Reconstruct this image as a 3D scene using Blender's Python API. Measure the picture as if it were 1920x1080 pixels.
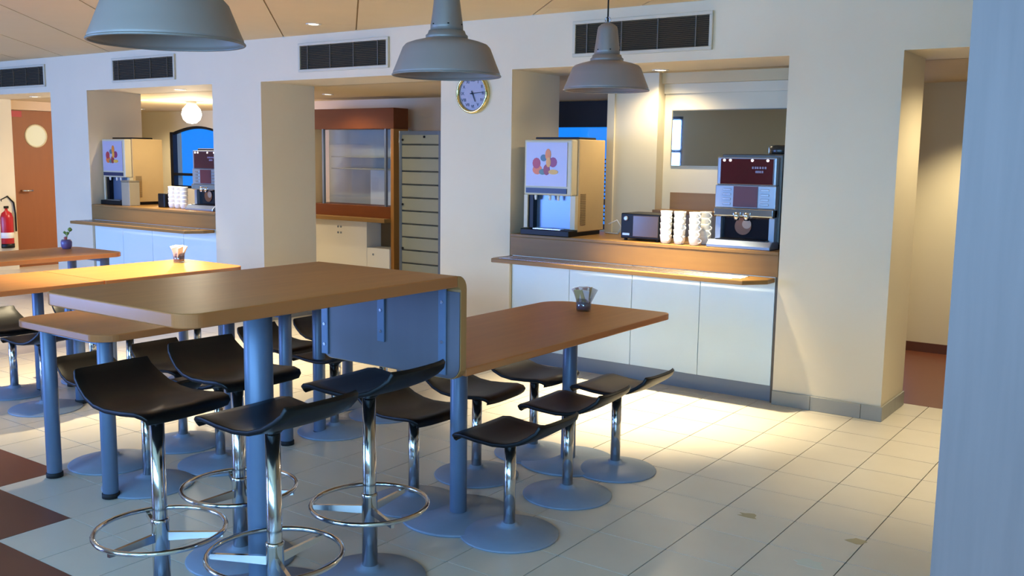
import bpy, bmesh, math, random
from mathutils import Vector, Matrix
random.seed(7)
PI = math.pi
for o in list(bpy.data.objects):
    bpy.data.objects.remove(o, do_unlink=True)
SC = bpy.context.scene
COL = SC.collection

# ------------------------------------------------------------------ camera
def cam_axes(yaw, pitch, roll):
    f = Vector((-math.sin(yaw)*math.cos(pitch), math.cos(yaw)*math.cos(pitch), math.sin(pitch)))
    r = Vector((math.cos(yaw), math.sin(yaw), 0)); u = r.cross(f)
    return r*math.cos(roll)+u*math.sin(roll), -r*math.sin(roll)+u*math.cos(roll), f
CR, CU, CF = cam_axes(math.radians(35.36868), math.radians(-7.68060), math.radians(0.81889))
CAM = Vector((1.88229, -4.47645, 1.49549)); FOC = 1821.118
cd = bpy.data.cameras.new('camera'); cam = bpy.data.objects.new('camera', cd); COL.objects.link(cam)
cd.sensor_width = 36; cd.lens = FOC/1920*36; cd.clip_start = 0.05
cam.matrix_world = Matrix(((CR.x, CU.x, -CF.x, CAM.x), (CR.y, CU.y, -CF.y, CAM.y), (CR.z, CU.z, -CF.z, CAM.z), (0, 0, 0, 1)))
SC.camera = cam
def project(p):
    d = Vector(p)-CAM; z = d.dot(CF)
    if z < .1: return None
    return 960+FOC*d.dot(CR)/z, 540-FOC*d.dot(CU)/z

# ------------------------------------------------------------------ world, light, exposure
w = bpy.data.worlds.new('dusk_sky'); SC.world = w; w.use_nodes = True
bg = w.node_tree.nodes['Background']
bg.inputs[0].default_value = (0.012, 0.27, 1.0, 1); bg.inputs[1].default_value = 1.25
SC.view_settings.view_transform = 'Standard'; SC.view_settings.look = 'None'
SC.view_settings.gamma = 1; SC.view_settings.exposure = -0.08
SC.view_settings.use_curve_mapping = False

def area(name, loc, direction, sx, sy, power, col):
    l = bpy.data.lights.new(name, 'AREA'); l.shape = 'RECTANGLE'; l.size = sx; l.size_y = sy
    l.energy = power; l.color = col
    o = bpy.data.objects.new(name, l); COL.objects.link(o); o.location = loc
    o.rotation_euler = Vector(direction).to_track_quat('-Z', 'Z').to_euler()
    return o
DAY = (0.22, 0.40, 1.0); DAY2 = (0.26, 0.57, 1.0)
WINDOWS = [(-10.6, -8.9), (-8.75, -7.05), (-6.9, -5.26), (-2.4, -.7), (-.4, 1.3), (1.6, 3.3)]
for i, (a, b) in enumerate(WINDOWS):
    area('window_daylight', ((a+b)/2, -6.47, 1.17 if i < 3 else 1.6), (0, 1, -.05), b-a-.1, 1.95 if i < 3 else 1.15, (250 if i < 3 else 132), DAY if i < 3 else DAY2)
WARM = (1.0, 0.84, 0.54); WARMK = (1.0, 0.84, 0.58)
def spot(loc, power, angle=95, blend=.6, aim=None, col=WARM, rad=.035, parent=None):
    l = bpy.data.lights.new('lamp_light', 'SPOT'); l.energy = power; l.color = col
    l.spot_size = math.radians(angle); l.spot_blend = blend; l.shadow_soft_size = rad
    o = bpy.data.objects.new('lamp_light', l); COL.objects.link(o); o.location = loc
    if aim is not None:
        o.rotation_euler = (Vector(aim)-Vector(loc)).to_track_quat('-Z', 'Y').to_euler()
    return o

# ------------------------------------------------------------------ materials
def lin(h):
    h = h.lstrip('#'); c = [int(h[i:i+2], 16)/255 for i in (0, 2, 4)]
    return tuple(x/12.92 if x <= .04045 else ((x+.055)/1.055)**2.4 for x in c)+(1,)
MATS = {}
def mat(name, col, rough=.5, metal=0, var=.0, scale=(8, 8, 8), bump=0, detail=3, spec=None, emit=None, estr=0, aniso=None, coat=0):
    if name in MATS: return MATS[name]
    m = bpy.data.materials.new(name); m.use_nodes = True
    nt = m.node_tree; b = nt.nodes['Principled BSDF']
    c = lin(col) if isinstance(col, str) else col
    b.inputs['Base Color'].default_value = c
    b.inputs['Roughness'].default_value = rough; b.inputs['Metallic'].default_value = metal
    if spec is not None: b.inputs['Specular IOR Level'].default_value = spec
    if coat: b.inputs['Coat Weight'].default_value = coat; b.inputs['Coat Roughness'].default_value = .12
    if var or bump:
        tc = nt.nodes.new('ShaderNodeTexCoord'); mp = nt.nodes.new('ShaderNodeMapping')
        mp.inputs['Scale'].default_value = scale
        n = nt.nodes.new('ShaderNodeTexNoise'); n.inputs['Scale'].default_value = 1; n.inputs['Detail'].default_value = detail
        nt.links.new(tc.outputs['Object'], mp.inputs[0]); nt.links.new(mp.outputs[0], n.inputs['Vector'])
        if var:
            mx = nt.nodes.new('ShaderNodeMixRGB')
            mx.inputs[1].default_value = tuple(x*(1-var) for x in c[:3])+(1,)
            mx.inputs[2].default_value = tuple(min(1, x*(1+var)) for x in c[:3])+(1,)
            nt.links.new(n.outputs['Fac'], mx.inputs[0]); nt.links.new(mx.outputs[0], b.inputs['Base Color'])
        if bump:
            bp = nt.nodes.new('ShaderNodeBump'); bp.inputs['Strength'].default_value = bump; bp.inputs['Distance'].default_value = .002
            nt.links.new(n.outputs['Fac'], bp.inputs['Height']); nt.links.new(bp.outputs[0], b.inputs['Normal'])
    if emit:
        b.inputs['Emission Color'].default_value = lin(emit) if isinstance(emit, str) else emit
        b.inputs['Emission Strength'].default_value = estr
    MATS[name] = m; return m
def glassy(name, tint=(1, 1, 1, 1), refl=.12):
    m = bpy.data.materials.new(name); m.use_nodes = True; nt = m.node_tree
    for n in list(nt.nodes): nt.nodes.remove(n)
    o = nt.nodes.new('ShaderNodeOutputMaterial'); t = nt.nodes.new('ShaderNodeBsdfTransparent'); g = nt.nodes.new('ShaderNodeBsdfGlossy')
    t.inputs[0].default_value = tint; g.inputs['Roughness'].default_value = .03
    mx = nt.nodes.new('ShaderNodeMixShader'); mx.inputs[0].default_value = refl
    nt.links.new(t.outputs[0], mx.inputs[1]); nt.links.new(g.outputs[0], mx.inputs[2]); nt.links.new(mx.outputs[0], o.inputs[0])
    MATS[name] = m; return m

M_WALL = mat('white_wall_paint', '#dccfb2', .75, var=.03, scale=(3, 3, 3), bump=.15)
M_WALLK = mat('cream_wall_paint', '#d8ccae', .7, var=.03, scale=(3, 3, 3))
M_PINK = mat('pale_pink_wall_paint', '#d3b79b', .7, var=.03, scale=(3, 3, 3))
M_CEIL = mat('ceiling_panel_paint', '#d2bf98', .8, var=.03, scale=(5, 5, 5))
M_CEILJ = mat('ceiling_joint', '#8a7350', .9)
M_CEILK = mat('kitchen_ceiling_paint', '#cfb98f', .8)
M_TILE = mat('cream_floor_tile', '#d3cab8', .3, var=.05, scale=(6, 6, 6), bump=.08)
M_GROUT = mat('grey_grout', '#5f594f', .9)
M_BROWN = mat('red_brown_floor', '#70402e', .38, var=.08, scale=(12, 12, 12))
M_BASE = mat('grey_skirting_tile', '#97968c', .4, var=.05)
M_BASEB = mat('brown_skirting', '#5a3222', .5)
M_OAK = mat('oak_laminate', '#b37a42', .42, spec=.15, var=.16, scale=(26, 2.2, 26), detail=5)
M_OAKE = mat('oak_edge_band', '#bd7440', .22, spec=.5, coat=.5)
M_OAKX = mat('oak_laminate_wide', '#8f6b3c', .4, spec=.3, var=.16, scale=(2.2, 26, 26), detail=5)
M_OAKV = mat('oak_laminate_upright', '#b5854f', .4, var=.16, scale=(24, 24, 2), detail=5)
M_CHERRY = mat('red_brown_wood', '#743a10', .5, spec=.25, var=.14, scale=(2, 24, 24), detail=5)
M_DOOR = mat('brown_door_laminate', '#8a4f28', .55, var=.08, scale=(20, 20, 2))
M_PANELIN = mat('shade_darkened_lining', '#66636a', .45, var=.05, scale=(20, 20, 2))  # grey darkened so the colour carries the shade under the tabletop
M_BLUEG = mat('blue_grey_paint', '#66778f', .38, metal=.15, var=.04, scale=(30, 30, 30))
M_DISC = mat('blue_grey_base_enamel', '#8493a6', .42, var=.05, scale=(40, 40, 40))
M_CHROME = mat('chrome', '#d9d9d9', .13, metal=1)
M_BLACK = mat('black_plastic', '#0b0a0a', .42, spec=.3, var=.1, scale=(20, 20, 20))
M_RUBBER = mat('black_rubber', '#0c0c0e', .7)
M_PANEL = mat('white_counter_laminate', '#d2e4e8', .4)
M_PLINTH = mat('grey_plinth', '#76808c', .45)
M_STEEL = mat('stainless_steel', '#c3c7cc', .25, metal=1, var=.03, scale=(4, 60, 60))
M_LAMP = mat('grey_lamp_enamel', '#a08e84', .45, metal=.1)
M_LAMPIN = mat('lamp_inner_enamel', '#88837c', .5)
M_LAMPN = mat('cast_aluminium', '#988c82', .42, metal=.3)
M_DARK = mat('dark_void', '#17150f', .9)
M_SLAT = mat('grille_slat', '#5d5647', .5, metal=.3)
M_GFRAME = mat('grille_frame_paint', '#c3bda6', .5)
M_WHITE = mat('white_ceramic', '#f0efe8', .22)
M_WHITEP = mat('white_plastic', '#e3e0d6', .4)
M_BEIGE = mat('beige_machine_panel', '#c2a470', .45, var=.04, scale=(12, 12, 12))
M_BEIGEF = mat('beige_machine_front', '#c9bd9a', .4)
M_POSTER = mat('poster_lavender', '#aaa6ba', .3)
M_GOLD = mat('polished_brass_chrome', '#d8c88a', .16, metal=1)
M_CLOCK = mat('clock_face', '#9c9aa8', .4)
M_INK = mat('clock_ink', '#3f4256', .5)
M_MAROON = mat('maroon_backlit_panel', '#3a0710', .12, emit='#5a0714', estr=.12, coat=.5)
M_MAROON2 = mat('maroon_menu_panel', '#5c2c30', .35)
M_COFFEEBODY = mat('coffee_machine_grey', '#565450', .35, metal=.5)
M_SILVER = mat('silver_plastic', '#a8aeb6', .28, metal=.6)
M_RED = mat('extinguisher_red', '#b31520', .3)
M_SIGNRED = mat('sign_red', '#a81a26', .5)
M_ALU = mat('blue_grey_aluminium', '#768392', .35, metal=.5)
M_FROST = mat('frosted_glass_board', '#9d9c84', .35, var=.03)
M_GREYWOOD = mat('grey_wood_laminate', '#84716c', .5, var=.16, scale=(55, 55, 3), detail=6)
M_MIRROR = mat('mirror_silver', '#d6d9cf', .02, metal=1)
M_BLIND = mat('black_blind', '#06070c', .6)
M_FRAMEW = mat('dark_window_frame', '#10131c', .4)
M_GLASS = glassy('clear_pane', (.9, .95, 1, 1), .06)
M_GLASSJ = glassy('jar_glass', (.82, .84, .9, 1), .16)
M_BULB = mat('glowing_globe', '#ffffff', .3, emit=(1, .93, .78, 1), estr=7)
M_LENS = mat('downlight_lens', '#ffffff', .3, emit=(1, .88, .62, 1), estr=9)
M_LED = mat('small_lamp', '#ffffff', .3, emit=(1, .9, .9, 1), estr=4)
M_GREEN = mat('leaf_green', '#6f8f3c', .5)

# ------------------------------------------------------------------ mesh builder
class MB:
    def __init__(s): s.v = []; s.f = []; s.s = []
    def add(s, vs, fs, smooth=False):
        n = len(s.v); s.v += [tuple(x) for x in vs]
        for f in fs: s.f.append(tuple(i+n for i in f)); s.s.append(smooth)
        return s
    def box(s, x0, x1, y0, y1, z0, z1):
        v = [(x, y, z) for z in (z0, z1) for y in (y0, y1) for x in (x0, x1)]
        return s.add(v, [(0, 2, 3, 1), (4, 5, 7, 6), (0, 1, 5, 4), (2, 6, 7, 3), (0, 4, 6, 2), (1, 3, 7, 5)])
    def lathe(s, prof, c=(0, 0, 0), n=28, axis='z', smooth=True, caps=True):
        vs = []; fs = []
        for r, h in prof:
            for i in range(n):
                a = 2*PI*i/n; p = (r*math.cos(a), r*math.sin(a), h)
                if axis == 'y': p = (p[0], h, p[1])
                elif axis == 'x': p = (h, p[0], p[1])
                vs.append((p[0]+c[0], p[1]+c[1], p[2]+c[2]))
        flip = axis == 'y'
        for k in range(len(prof)-1):
            for i in range(n):
                q = (k*n+i, k*n+(i+1) % n, (k+1)*n+(i+1) % n, (k+1)*n+i)
                fs.append(q[::-1] if flip else q)
        s.add(vs, fs, smooth)
        base = len(s.v)-len(vs)
        if not caps: return s
        if prof[0][0] > 1e-5: s.f.append(tuple(base+i for i in (range(n) if flip else range(n-1, -1, -1)))); s.s.append(False)
        if prof[-1][0] > 1e-5:
            b = base+(len(prof)-1)*n; s.f.append(tuple(b+i for i in (range(n-1, -1, -1) if flip else range(n)))); s.s.append(False)
        return s
    def cyl(s, r, z0, z1, c=(0, 0), n=20):
        e = min(.003, r*.2)
        return s.lathe([(r-e, z0), (r, z0+e), (r, z1-e), (r-e, z1)], (c[0], c[1], 0), n)
    def tube(s, pts, r, n=8, closed=False):
        pts = [Vector(p) for p in pts]; N = len(pts); vs = []; fs = []
        up = Vector((0, 0, 1)); prev = None
        for k, p in enumerate(pts):
            if closed: t = pts[(k+1) % N]-pts[k-1]
            else: t = pts[min(k+1, N-1)]-pts[max(k-1, 0)]
            t.normalize()
            if prev is None:
                a = t.cross(up)
                if a.length < 1e-3: a = t.cross(Vector((1, 0, 0)))
            else: a = prev-t*prev.dot(t)
            a.normalize(); prev = a; b = t.cross(a)
            rr = r[k] if isinstance(r, (list, tuple)) else r
            for i in range(n):
                g = 2*PI*i/n; vs.append(p+a*(rr*math.cos(g))+b*(rr*math.sin(g)))
        m = N if closed else N-1
        for k in range(m):
            for i in range(n):
                k2 = (k+1) % N
                fs.append((k*n+i, k2*n+i, k2*n+(i+1) % n, k*n+(i+1) % n)[::-1])
        s.add(vs, fs, True)
        if not closed:
            b = len(s.v)-len(vs)
            s.f.append(tuple(b+i for i in range(n))); s.s.append(False)
            e = b+(N-1)*n; s.f.append(tuple(e+i for i in range(n-1, -1, -1))); s.s.append(False)
        return s
    def prism(s, poly, a0, a1, axis='z', smooth=False):
        """poly: 2-D outline; extruded along axis from a0 to a1."""
        def P(u, v, h):
            return (u, v, h) if axis == 'z' else ((u, h, v) if axis == 'y' else (h, u, v))
        n = len(poly); vs = [P(u, v, a0) for u, v in poly]+[P(u, v, a1) for u, v in poly]
        b = len(s.v); s.v += vs
        s.f.append(tuple(b+i for i in range(n-1, -1, -1))); s.s.append(False)
        s.f.append(tuple(b+n+i for i in range(n))); s.s.append(False)
        for i in range(n):
            j = (i+1) % n; s.f.append((b+i, b+j, b+n+j, b+n+i)); s.s.append(smooth)
        return s
    def build(s, name, material, parent=None, bevel=0, seg=2, **props):
        me = bpy.data.meshes.new(name); me.from_pydata(s.v, [], s.f)
        me.polygons.foreach_set('use_smooth', s.s)
        bm = bmesh.new(); bm.from_mesh(me); bmesh.ops.recalc_face_normals(bm, faces=bm.faces); bm.to_mesh(me); bm.free()
        me.materials.append(material); me.update()
        o = bpy.data.objects.new(name, me); COL.objects.link(o)
        if parent is not None: o.parent = parent
        if bevel:
            md = o.modifiers.new('bevel', 'BEVEL'); md.width = bevel; md.segments = seg; md.limit_method = 'ANGLE'; md.angle_limit = math.radians(50)
        for k, v in props.items(): o[k] = v
        return o
def edged(o):
    me = o.data; me.materials.append(M_OAKE)
    for p in me.polygons:
        if abs(p.normal.z) < .5: p.material_index = 1
    return o
def rrect(x0, x1, y0, y1, r, n=5):
    """r: radius or four radii for corners (x1,y0),(x1,y1),(x0,y1),(x0,y0)"""
    r = r if isinstance(r, (list, tuple)) else [r]*4
    out = []
    for (cx, cy, sx, sy, a0, q) in ((x1, y0, -1, 1, -90, r[0]), (x1, y1, -1, -1, 0, r[1]), (x0, y1, 1, -1, 90, r[2]), (x0, y0, 1, 1, 180, r[3])):
        if q < 1e-4: out.append((cx, cy)); continue
        for i in range(n+1):
            a = math.radians(a0+90*i/n); out.append((cx+sx*q+q*math.cos(a), cy+sy*q+q*math.sin(a)))
    return out
def empty(name, label, cat, loc=(0, 0, 0), rz=0, group=None):
    o = bpy.data.objects.new(name, None); COL.objects.link(o); o.empty_display_size = .1
    o.location = loc; o.rotation_euler = (0, 0, rz); o['label'] = label; o['category'] = cat
    if group: o['group'] = group
    return o
def tag(o, label, cat, group=None):
    o['label'] = label; o['category'] = cat
    if group: o['group'] = group
    return o
def struct(o): o['kind'] = 'structure'; return o
def copy_tree(o, parent=None):
    c = o.copy(); COL.objects.link(c)
    if parent is not None: c.parent = parent
    for ch in list(o.children): copy_tree(ch, c)
    return c
def place(proto, loc, rz, label, group, used=[]):
    if proto.name not in used: used.append(proto.name); o = proto
    else: o = copy_tree(proto)
    o.location = loc; o.rotation_euler = (0, 0, rz); o['label'] = label; o['group'] = group
    return o

# ================================================================== ROOM SHELL
S = .3; YW = 1.26; YB = 1.885; HC = 2.475; HK = 2.113
XL, XR, YF = -13.2, 3.4, -6.3
# ---- floor
fl = struct(MB().box(XL, XR, YF, 5.2, -.12, -.004).build('floor', M_GROUT))
def is_brown(i, j):
    if j*S >= 1.75: return i*S > -.35
    if i < -10: return j+1 <= -8
    return j+1 <= -12-math.floor(i/2)
tile_me = None
cells = []
for i in range(int(XL/S)-1, int(XR/S)+1):
    for j in range(int(YF/S), int(5.2/S)):
        x, y = (i+.5)*S, (j+.5)*S
        if x-S/2 < XL or x+S/2 > XR: continue
        if is_brown(i, j): continue
        p = project((x, y, 0))
        vis = p is not None and -60 < p[0] < 1800 and 480 < p[1] < 1150
        occl = y > 1.5 and x < .35
        cells.append((0 if (vis and not occl) else 1, (Vector((x, y, 0))-CAM).length, x, y))
cells.sort()
tm = MB().prism(rrect(-S/2+.0022, S/2-.0022, -S/2+.0022, S/2-.0022, .002, 1), -.01, 0).build('tile', M_TILE, fl)
rest = MB()
for k, (v, d, x, y) in enumerate(cells):
    if k < 298:
        t = tm if k == 0 else tm.copy()
        if k: COL.objects.link(t); t.parent = fl
        t.location = (x, y, 0)
    else: rest.box(x-S/2+.0022, x+S/2-.0022, y-S/2+.0022, y+S/2-.0022, -.01, 0)
rest.build('farther_tiles', M_TILE, fl, kind='stuff')
br = MB()
for i in range(int(XL/S)-1, int(XR/S)+1):
    js = [j for j in range(int(YF/S), int(5.2/S)) if is_brown(i, j)]
    # merge runs in a column
    run = []
    for j in js+[None]:
        if run and (j is None or j != run[-1]+1):
            br.box(i*S, (i+1)*S, run[0]*S, (run[-1]+1)*S, -.01, .0005); run = []
        if j is not None: run.append(j)
br.build('brown_floor_field', M_BROWN, fl)
# dried stains on the tiles
def stain(px, py, r, m):
    p = []
    for k in range(14):
        a = 2*PI*k/14; q = r*(1+.35*random.uniform(-1, 1)); p.append((px+q*1.3*math.cos(a), py+q*math.sin(a)))
    return p
M_ST1 = mat('dried_pale_stain', '#cfd3c4', .7); M_ST2 = mat('dried_brown_stain', '#b0a27c', .6)
MB().prism(stain(.79, -.99, .045, 0), 0, .0006).build('stain', M_ST1, fl)
MB().prism(stain(.42, -.66, .03, 0), 0, .0006).build('stain', M_ST2, fl)
MB().prism(stain(.87, -.66, .032, 0), 0, .0006).build('stain', M_ST2, fl)

# ---- ceilings
ce = struct(MB().box(XL, XR, YF, YW+.3, HC+.006, HC+.15).build('ceiling', M_CEILJ))
def clip(poly, axis, lim, keep_less):
    out = []
    for i in range(len(poly)):
        a, b = poly[i], poly[(i+1) % len(poly)]
        ia = (a[axis] <= lim) == keep_less; ib = (b[axis] <= lim) == keep_less
        if ia: out.append(a)
        if ia != ib:
            t = (lim-a[axis])/(b[axis]-a[axis]); out.append((a[0]+(b[0]-a[0])*t, a[1]+(b[1]-a[1])*t))
    return out
r2 = math.sqrt(.5)
for k in range(-6, 26):
    s1 = (-.79-.849*k)*r2; s0 = s1-.6
    for q in range(-6, 12):
        t0 = q*2.4+(k % 2)*1.2-4; t1 = t0+2.4; g = .005
        poly = [(s0+g, t0+.001), (s1-g, t0+.001), (s1-g, t1-.001), (s0+g, t1-.001)]
        poly = [((s-t)*r2, (s+t)*r2) for s, t in poly]
        for ax, lim, less in ((0, XL, False), (0, XR, True), (1, YF, False), (1, YW, True)):
            if poly: poly = clip(poly, ax, lim, less)
        if len(poly) > 2: MB().prism(poly, HC, HC+.01).build('ceiling_panel', M_CEIL, ce)
struct(MB().box(XL, XR, YB-.02, 5.2, HK, HK+.12).build('ceiling_kitchen', M_CEILK))

# ---- wall with the serving openings
wb = MB()
PIERS = [(-.2, .45, 1.76), (-2.87, -2.215, YB), (-5.565, -4.9, YB), (-8.28, -7.59, YB), (XL, -10.3, YB)]
for a, b, y1 in PIERS: wb.box(a, b, YW, y1, 0, HK)
wb.box(XL, XR, YW, YB, HK, HC+.15)
wb.build('wall_back', M_WALL, kind='structure')
# other walls
struct(MB().box(XL-.15, XL, YF, 5.2, 0, HC+.15).build('wall_left', M_WALL))
struct(MB().box(XR, XR+.15, YF, 5.2, 0, HC+.15).build('wall_right', M_WALL))
wf = MB(); xs = XL
for a, b in WINDOWS:
    sill = .1 if b < -4 else .95
    wf.box(xs, a, YF-.15, YF, 0, HC+.15); wf.box(a, b, YF-.15, YF, 0, sill); wf.box(a, b, YF-.15, YF, 2.2, HC+.15); xs = b
wf.box(xs, XR, YF-.15, YF, 0, HC+.15); struct(wf.build('wall_front', M_WALL))
for n, (a, b) in enumerate(WINDOWS):
    f = MB(); sill = .1 if b < -4 else .95
    for x in (a, (a+b)/2-.03, b-.06): f.box(x, x+.06, YF-.1, YF-.04, sill, 2.2)
    for z in (sill, 1.6, 2.14): f.box(a, b, YF-.1, YF-.04, z, z+.06)
    struct(f.build('window_%d' % (n+3), M_FRAMEW))
# kitchen walls
KW = 4.8
def wall_win(name, x0, x1, y0, y1, wins, m):
    b = MB(); xs = x0
    for a, c, z0, z1 in wins:
        b.box(xs, a, y0, y1, 0, HK); b.box(a, c, y0, y1, 0, z0); b.box(a, c, y0, y1, z1, HK); xs = c
    b.box(xs, x1, y0, y1, 0, HK); return struct(b.build(name, m))
W1 = (-4.35, -3.0, .72, 2.112); W3 = (-11.2, -9.9, .95, 1.9)
wall_win('wall_kitchen_back', XL, -1.9, KW, KW+.2, [W3, W1], M_WALLK)
struct(MB().box(-1.75, .05, 2.06, 2.2, 0, HK).build('wall_niche', M_WALLK))
struct(MB().box(-1.755, -1.405, 1.95, 2.0599, 0, HK).build('wall_partition', M_WALLK))
struct(MB().box(-7.4, -4.55, 3.62, 3.74, 0, HK).build('wall_pink', M_PINK))
struct(MB().box(-.05, XR, 3.65, 3.8, 0, HK).build('wall_corridor', M_WALLK))
XE = -10.46
struct(MB().box(XE-.14, XE, YW+.001, 1.95, 0, HK).box(XE-.14, XE, 2.75, 3.4, 0, HK).box(XE-.14, XE, 1.95, 2.75, 2.0, HK).build('wall_door', M_PINK))
struct(MB().box(-.05, XR, 3.635, 3.65, 0, .075).build('baseboard_corridor', M_BASEB))
struct(MB().box(-1.405, .05, 2.04, 2.06, 1.968, 2.037).build('trim_niche', M_WALLK))
struct(MB().box(-1.405, .05, 2.0, 2.06, 2.037, HK).build('trim_bulkhead', M_CEILK))
struct(MB().box(-1.815, -1.755, 1.93, 2.06, 0, HK).build('trim_post', M_WALL))
# grey skirting tiles along the piers
for a, b, y1 in PIERS[:4]:
    root = struct(MB().box(a, b, YW-.006, YW, 0, .084).build('baseboard_pier', M_GROUT))
    x = a; n = 0
    first = .36 if a > -1 else .3
    while x < b-.01:
        xe = min(b+.01, x+(.24 if (n == 0 and a > -1) else .3))
        MB().box(x+.001, xe-.001, YW-.014, YW-.002, 0, .088).build('skirting_tile', M_BASE, root, bevel=.002, seg=1); x = xe; n += 1
    y = YW-.014
    while y < y1-.02:
        ye = min(y1, y+.3)
        MB().box(b+.001, b+.012, y+.001, ye-.001, 0, .088).build('skirting_tile', M_BASE, root, bevel=.002, seg=1); y = ye
# foreground partition at the right
struct(MB().box(1.565, 2.9, -2.82, -2.5, 0, HC).build('wall_partition_near', M_GREYWOOD))

# ---- kitchen windows
def pane(name, x0, x1, z0, z1, y, parent):
    return MB().box(x0, x1, y, y+.006, z0, z1).build(name, M_GLASS, parent)
f = MB(); a, b, z0, z1 = W1
for x in (a, b-.05): f.box(x, x+.05, KW+.06, KW+.12, z0, z1)
for z in (z0, 1.0, z1-.05): f.box(a, b, KW+.06, KW+.12, z, z+.05)
w1 = struct(f.build('window_1', M_FRAMEW)); pane('pane', a, b, z0, z1, KW+.09, w1)
bl = tag(MB().box(a-.04, b+.04, KW-.06, KW-.015, 1.83, z1-.002).build('roller_blind', M_BLIND), 'black blind half lowered over the window behind the juice dispenser', 'blind')
lv = empty('louvre_shutter', 'blue lit slatted shutter outside the window behind the juice dispenser', 'shutter', (0, 0, 0))
for k in range(16):
    MB().box(-3.62, b, KW+.16, KW+.2, .8+k*.045, .815+k*.045).build('slat', M_FRAMEW, lv)
MB().box(-3.64, -3.62, KW+.15, KW+.2, .72, 1.6).build('stile', M_FRAMEW, lv)
# arched window
a, b, z0, z1 = W3
f = MB()
arc = []
for k in range(13):
    t = k/12; arc.append((a+.02+(b-a-.04)*t, 1.78+.1*math.sin(PI*t)))
f.tube([(x, KW+.03, z) for x, z in arc], .035, 6)
f.box(a, a+.07, KW-.01, KW+.07, z0, 1.8); f.box(b-.06, b, KW-.01, KW+.07, z0, 1.8); f.box(a, b, KW, KW+.06, 1.14, 1.18); f.box(a, b, KW, KW+.06, z0, z0+.04)
poly = [(a, 1.9), (a, 1.79)]+arc+[(b, 1.79), (b, 1.9)]
w3 = struct(f.build('window_2', M_FRAMEW)); pane('pane', a, b, z0, z1, KW+.05, w3)
MB().prism(poly, KW+.0, KW+.08, 'y').build('arch_filler', M_WALLK, w3)

# ================================================================== DOOR, SIGNS (far left)
dr = struct(MB().box(XE-.05, XE-.012, 1.955, 2.745, 0, 1.995).build('door_1', M_DOOR))
pc = (2.277, 1.677)
MB().lathe([(.128, XE-.012), (.15, XE-.012), (.148, XE-.004), (.13, XE-.006)], (0, pc[0], pc[1]), 28, 'x', caps=False).build('porthole_rim', M_BEIGEF, dr)
MB().lathe([(.13, XE-.014), (.13, XE-.008)], (0, pc[0], pc[1]), 28, 'x').build('porthole_pane', mat('milky_porthole_glass', '#cfd3bd', .4), dr)
MB().tube([(XE-.012, 2.05, .98), (XE+.05, 2.05, .98), (XE+.05, 2.17, .98)], .012).build('door_handle', M_STEEL, dr)
tag(MB().box(XE-.012, XE-.004, 1.965, 2.1, 1.91, 1.985).build('door_sign', M_SIGNRED), 'small red sign at the top left corner of the brown door', 'sign')
ns = empty('wall_notice', 'pale notice with a dark blue figure on wall left of the brown door', 'sign', (0, 0, 0))
MB().box(XE, XE+.008, 1.6, 1.87, 1.3, 1.86).build('board', M_WHITEP, ns)
MB().lathe([(.045, XE+.008), (.045, XE+.012)], (0, 1.8, 1.75), 20, 'x').prism([(1.74, 1.5), (1.86, 1.5), (1.85, 1.68), (1.76, 1.68)], XE+.008, XE+.012, 'x').build('figure', M_INK, ns)
ex = empty('fire_extinguisher', 'red fire extinguisher hanging on the wall beside the brown door', 'extinguisher', (XE+.135, 1.755, .28))
MB().lathe([(.0, 0), (.075, .005), (.085, .03), (.085, .38), (.07, .43), (.033, .46), (.03, .49), (0, .49)]).build('cylinder', M_RED, ex)
MB().lathe([(.0855, .12), (.0865, .121), (.0865, .19), (.0855, .191)]).build('label_band', M_WHITEP, ex)
MB().lathe([(.08, -.005), (.088, 0), (.088, .05), (.086, .051)]).build('foot_ring', M_BLACK, ex)
MB().box(-.03, .03, -.03, .03, .49, .52).box(-.02, .02, -.06, .1, .535, .55).build('valve_handle', M_BLACK, ex)
MB().tube([(.0, -.03, .51), (.02, -.06, .6), (.03, .02, .64), (.04, .09, .56), (.05, .1, .42), (.05, .1, .2)], .011).build('hose', M_BLACK, ex)
MB().box(-.13, -.08, -.05, .05, .3, .45).build('wall_bracket', M_BLACK, ex)
es = tag(MB().lathe([(.075, XE+.0), (.075, XE+.01)], (0, 1.80, .93), 24, 'x').build('round_sign', mat('sign_orange', '#c77f25', .5)), 'round orange sign on wall above the fire extinguisher', 'sign')

# ================================================================== SERVING COUNTERS
ZC = .945
def counter(xa, xb, label, left_cut):
    t = empty('serving_counter', label, 'counter', ((xa+xb)/2, YW, 0))
    W = xb-xa; h = W/2-.004
    MB().box(-h, h, .045, .55, .1, .92).build('carcass', mat('counter_carcass', '#3b3a37', .6), t)
    n = 4; pw = (2*h-.02)/n
    for k in range(n):
        MB().box(-h+k*pw+.002, -h+(k+1)*pw-.002, .025, .045, .105, .79).build('panel', M_PANEL, t, bevel=.0015, seg=1)
    MB().box(h-.018, h, .02, .045, .0, .79).build('end_strip', mat('dark_end_strip', '#4b463f', .5), t)
    MB().box(-h, h, .05, .07, 0, .1).build('plinth', M_PLINTH, t)
    MB().box(-h, h, .0, .03, .79, ZC-.022).build('apron', M_OAKX, t, bevel=.002)
    MB().box(-h, h, -.004, .66, ZC-.022, ZC).build('worktop', M_OAKX, t, bevel=.003)
    y0 = -.26
    poly = [(-h+.02, y0), (h-.12, y0), (h-.015, y0+.14), (h-.015, 0), (-h-.0, 0), (-h, y0+.05)] if left_cut else [(-h, y0), (h-.12, y0), (h-.015, y0+.14), (h-.015, 0), (-h, 0)]
    MB().prism(poly, .757, .785).build('tray_shelf', M_OAKX, t, bevel=.004)
    for k in range(4):
        y = y0+.05+k*.05
        MB().box(-h+.06, h-.16-(.0 if k else .04), y-.012, y+.012, .785, .789).build('tray_rail', M_STEEL, t, bevel=.0015, seg=1)
    return t
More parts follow.
